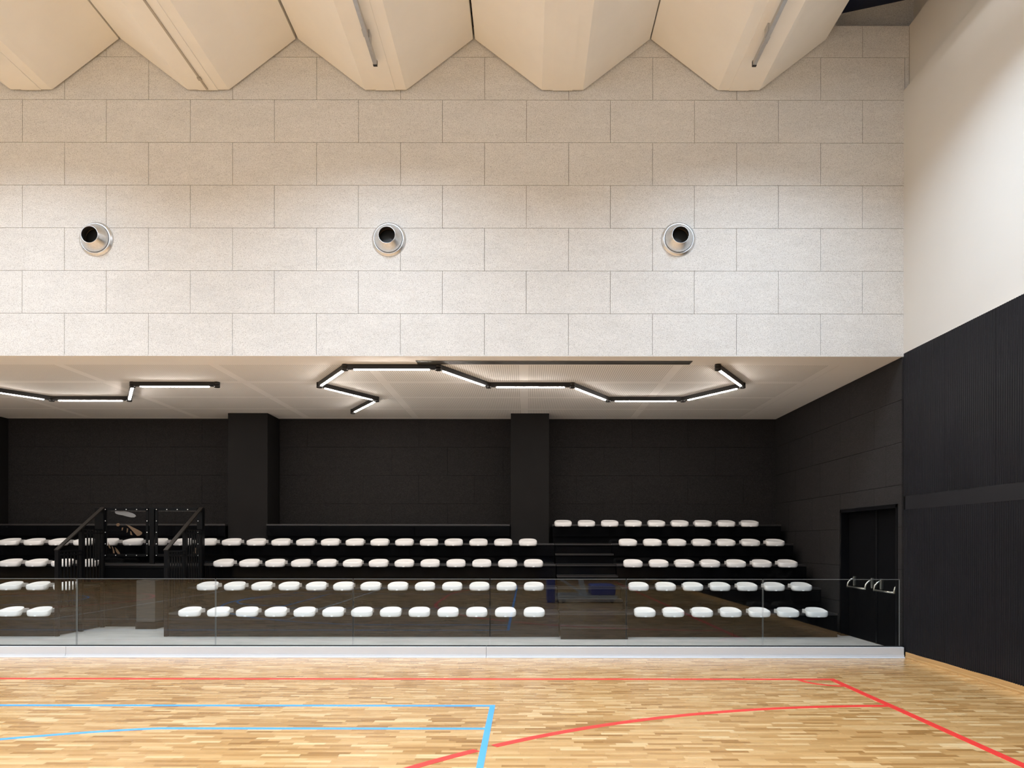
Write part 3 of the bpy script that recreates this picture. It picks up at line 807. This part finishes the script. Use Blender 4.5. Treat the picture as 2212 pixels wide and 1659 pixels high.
# ------------------------------------------------------------------ seats
def seat_shell():
    N = 48; W, Df, Dr = 0.372, -0.20, 0.105
    cy = (Df+Dr)/2; hy = (Dr-Df)/2; hx = W/2
    def outline(sx, sy):
        out = []
        for q in range(N):
            t = 2*math.pi*q/N; c, s = math.cos(t), math.sin(t)
            n = 3.8 if s < 0 else 2.6
            k = (abs(c)**n+abs(s)**n)**(-1/n)
            yy = cy+hy*sy*s*k; tt = max(0, (yy-Df)/(Dr-Df))
            out.append((hx*sx*c*k*(1-0.29*tt**1.5), yy))
        return out
    def v(y): return min(1, max(0, (y-Df)/(Dr-Df)))
    def sstep(a, b, t): t = min(1, max(0, (t-a)/(b-a))); return t*t*(3-2*t)
    def top(x, y):
        t = v(y)
        return 0.045+0.050*(0.55*sstep(0.10, 1.0, t)+0.45*t**1.2)-0.010*(1-min(1, (x/hx)**2))*(1-t)**2
    def bot(y): return -0.050+0.062*sstep(0.42, 0.60, v(y))
    rings = []
    def ring(sx, sy, fn): rings.append([(x, y, fn(x, y)) for x, y in outline(sx, sy)])
    ring(0.40, 0.40, lambda x, y: bot(y))
    ring(0.80, 0.86, lambda x, y: bot(y))
    ring(0.885, 0.965, lambda x, y: bot(y)+0.006)
    ring(0.955, 0.992, lambda x, y: bot(y)+0.020)
    ring(0.99, 1.0, lambda x, y: bot(y)+0.036)
    ring(1.0, 1.0, lambda x, y: max(bot(y)+0.045, top(x, y)-0.040))
    ring(0.990, 0.996, lambda x, y: top(x, y)-0.013)
    ring(0.974, 0.982, lambda x, y: top(x, y)-0.004)
    ring(0.952, 0.960, lambda x, y: top(x, y))
    ring(0.925, 0.935, lambda x, y: top(x, y)-0.003)
    ring(0.84, 0.85, lambda x, y: top(x, y)-0.008)
    ring(0.64, 0.64, lambda x, y: top(x, y)-0.010-0.006*v(y))
    ring(0.36, 0.36, lambda x, y: top(x, y)-0.010-0.008*v(y))
    mb = MB(); i0 = 0
    for r in rings: mb.v += r
    for k in range(len(rings)-1):
        for q in range(N):
            A = k*N+q; B = k*N+(q+1) % N
            mb.f.append((A, B, B+N, A+N)); mb.mi.append(0); mb.sm.append(True)
    mb.f.append(tuple(range(N-1, -1, -1))); mb.mi.append(0); mb.sm.append(True)
    b = (len(rings)-1)*N; mb.f.append(tuple(range(b, b+N))); mb.mi.append(0); mb.sm.append(True)
    return mb
proto = thing('stand_seat', '', 'seat', (0, 0, 0))
seat_shell().build('shell', M['seat_white'], proto)
mb = MB(); mb.prism([(-0.03, 0.0), (0.145, 0.0), (0.145, 0.052), (0.13, 0.062), (-0.03, 0.055)], 'x', -0.145, 0.145); mb.build('bracket', M['seat_bracket'], proto)
mb = MB(); mb.bevbox(-0.018, 0.018, -0.206, -0.19, -0.047, -0.028, 0.003); mb.build('front_tag', M['seat_tag'], proto)
ordn = ['first', 'second', 'third', 'fourth', 'fifth', 'sixth', 'seventh', 'eighth', 'ninth', 'tenth', 'eleventh', 'twelfth', 'thirteenth', 'fourteenth',
        'fifteenth', 'sixteenth', 'seventeenth', 'eighteenth', 'nineteenth', 'twentieth', 'twenty-first', 'twenty-second']
rown = ['bottom row', 'second row up', 'third row up', 'fourth row up', 'top row']
used = [False]
def place(x, i, lab, group):
    if not used[0]: o = proto; used[0] = True
    else: o = copy_tree(proto)
    o.location = (x, DK[i], TP[i]); o['label'] = lab; o['group'] = group; o['category'] = 'seat'
P_ = 0.4735
for i in range(3):
    for k in range(13):
        place(-5.551+P_*k, i, f'white shell seat, {rown[i]}, {ordn[k]} seat right of the entrance gap', 'white seats in the middle block')
for i in range(4):
    for k in range(7):
        place(1.955+0.4725*k, i, f'white shell seat, {rown[i]}, {ordn[k]} seat right of the stepped aisle', 'white seats in the right block')
for k in range(9): place(0.74+0.471*k, 4, f'white shell seat, {rown[4]} behind the aisle, {ordn[k]} from its left end', 'white seats in the right block')
for k in range(22): place(0.03-0.4755*k, 3, f'white shell seat, {rown[3]}, {ordn[k]} seat left of the stepped aisle', 'white seats in the long fourth row')
for i, n in ((0, 2), (1, 3), (2, 4)):
    for k in range(n): place(-8.04-0.474*k, i, f'white shell seat, {rown[i]}, {ordn[k]} seat left of the entrance gap', 'white seats in the left block')

# ------------------------------------------------------------------ double door in the dark side wall
door = bpy.data.objects.new('door_1', None); C.objects.link(door); door.location = (XD+0.12, 11.25, FLOOR2)
door['kind'] = 'structure'
XLF = XD+0.125
mb = MB(); jw = 0.05
mb.bevbox(XD-0.012, XD+0.19, DY1-jw, DY1, FLOOR2, DZ1, 0.004); mb.bevbox(XD-0.012, XD+0.19, DY0, DY0+jw, FLOOR2, DZ1, 0.004)
mb.bevbox(XD-0.012, XD+0.19, DY0, DY1, DZ1-0.055, DZ1, 0.004)
part(mb, 'door_frame', M['black_metal'], door)
YS = 11.18
leaves = []
for a, b in ((DY0+jw+0.003, YS-0.004), (YS+0.004, DY1-jw-0.003)):
    mb = MB(); mb.bevbox(XLF, XLF+0.05, a, b, FLOOR2+0.006, DZ1-0.058, 0.004)
    leaves.append(part(mb, 'door_leaf', M['black_matt'], door))
mb = MB(); mb.bevbox(XLF-0.012, XLF, YS-0.03, YS+0.03, FLOOR2+0.006, DZ1-0.06, 0.003); part(mb, 'meeting_strip', M['black_metal'], door)
for leaf, ya, yb in ((leaves[1], 11.28, 11.90), (leaves[0], 10.39, 10.99)):
    mb = MB(); xb = XD-0.012; zb = 0.90
    mb.tube([(xb, ya, zb), (xb, yb, zb)], 0.014, 14)
    for y in (ya, yb):
        mb.tube([(XLF-0.005, y, 1.035), (XLF-0.05, y, 1.035), (XLF-0.085, y, 1.015), (xb+0.012, y, 0.97), (xb, y, 0.93), (xb, y, 0.888)], [0.016, 0.016, 0.016, 0.015, 0.015, 0.016], 12)
    part(mb, 'push_bar', M['steel_sat'], leaf)
    for y in (ya, yb):
        mb = MB(); mb.bevbox(XLF-0.045, XLF, y-0.02, y+0.02, 0.91, 1.07, 0.008); part(mb, 'bar_mount', M['steel_sat'], leaf)

# ------------------------------------------------------------------ portable basketball stand beside the camera (seen mirrored in the glass)
t = thing('basketball_stand', 'folded portable basketball stand with blue pads, mirrored in the glass railing', 'basketball stand', (1.5, 0.6, 0))
def bx(nm, a, m, bev=0.01):
    mb = MB(); mb.bevbox(*a, bev); return part(mb, nm, M[m], t)
bx('front_pad', (0.56, 0.77, 0.0, 1.22, 0.0, 0.92), 'blue_pad', 0.03)
mb = MB()
for y in (0.05, 1.17): mb.bevbox(0.77, 2.44, y-0.04, y+0.04, 0.10, 0.20, 0.006)
for x in (0.9, 1.5, 2.35): mb.bevbox(x-0.04, x+0.04, 0.05, 1.17, 0.10, 0.20, 0.006)
part(mb, 'base_frame', M['grey_paint'], t)
bx('counterweight', (1.75, 2.40, 0.1, 1.12, 0.20, 0.47), 'blue_pad', 0.04)
for y in (0.15, 1.05):
    for a, b, w_ in (((1.60, y, 0.2), (1.40, y, 0.95), 0.09), ((1.55, y, 0.22), (0.80, y, 0.70), 0.05)):
        mb = MB(); mb.bar(a, b, w_, w_); part(mb, 'strut', M['grey_paint'], t)
for x in (1.0, 2.3):
    for y in (0.05, 1.17):
        mb = MB(); mb.lathe_y(x, 0.055, [(0.0, y-0.02), (0.055, y-0.02), (0.055, y+0.02), (0.0, y+0.02)], 20); part(mb, 'wheel', M['rubber'], t)
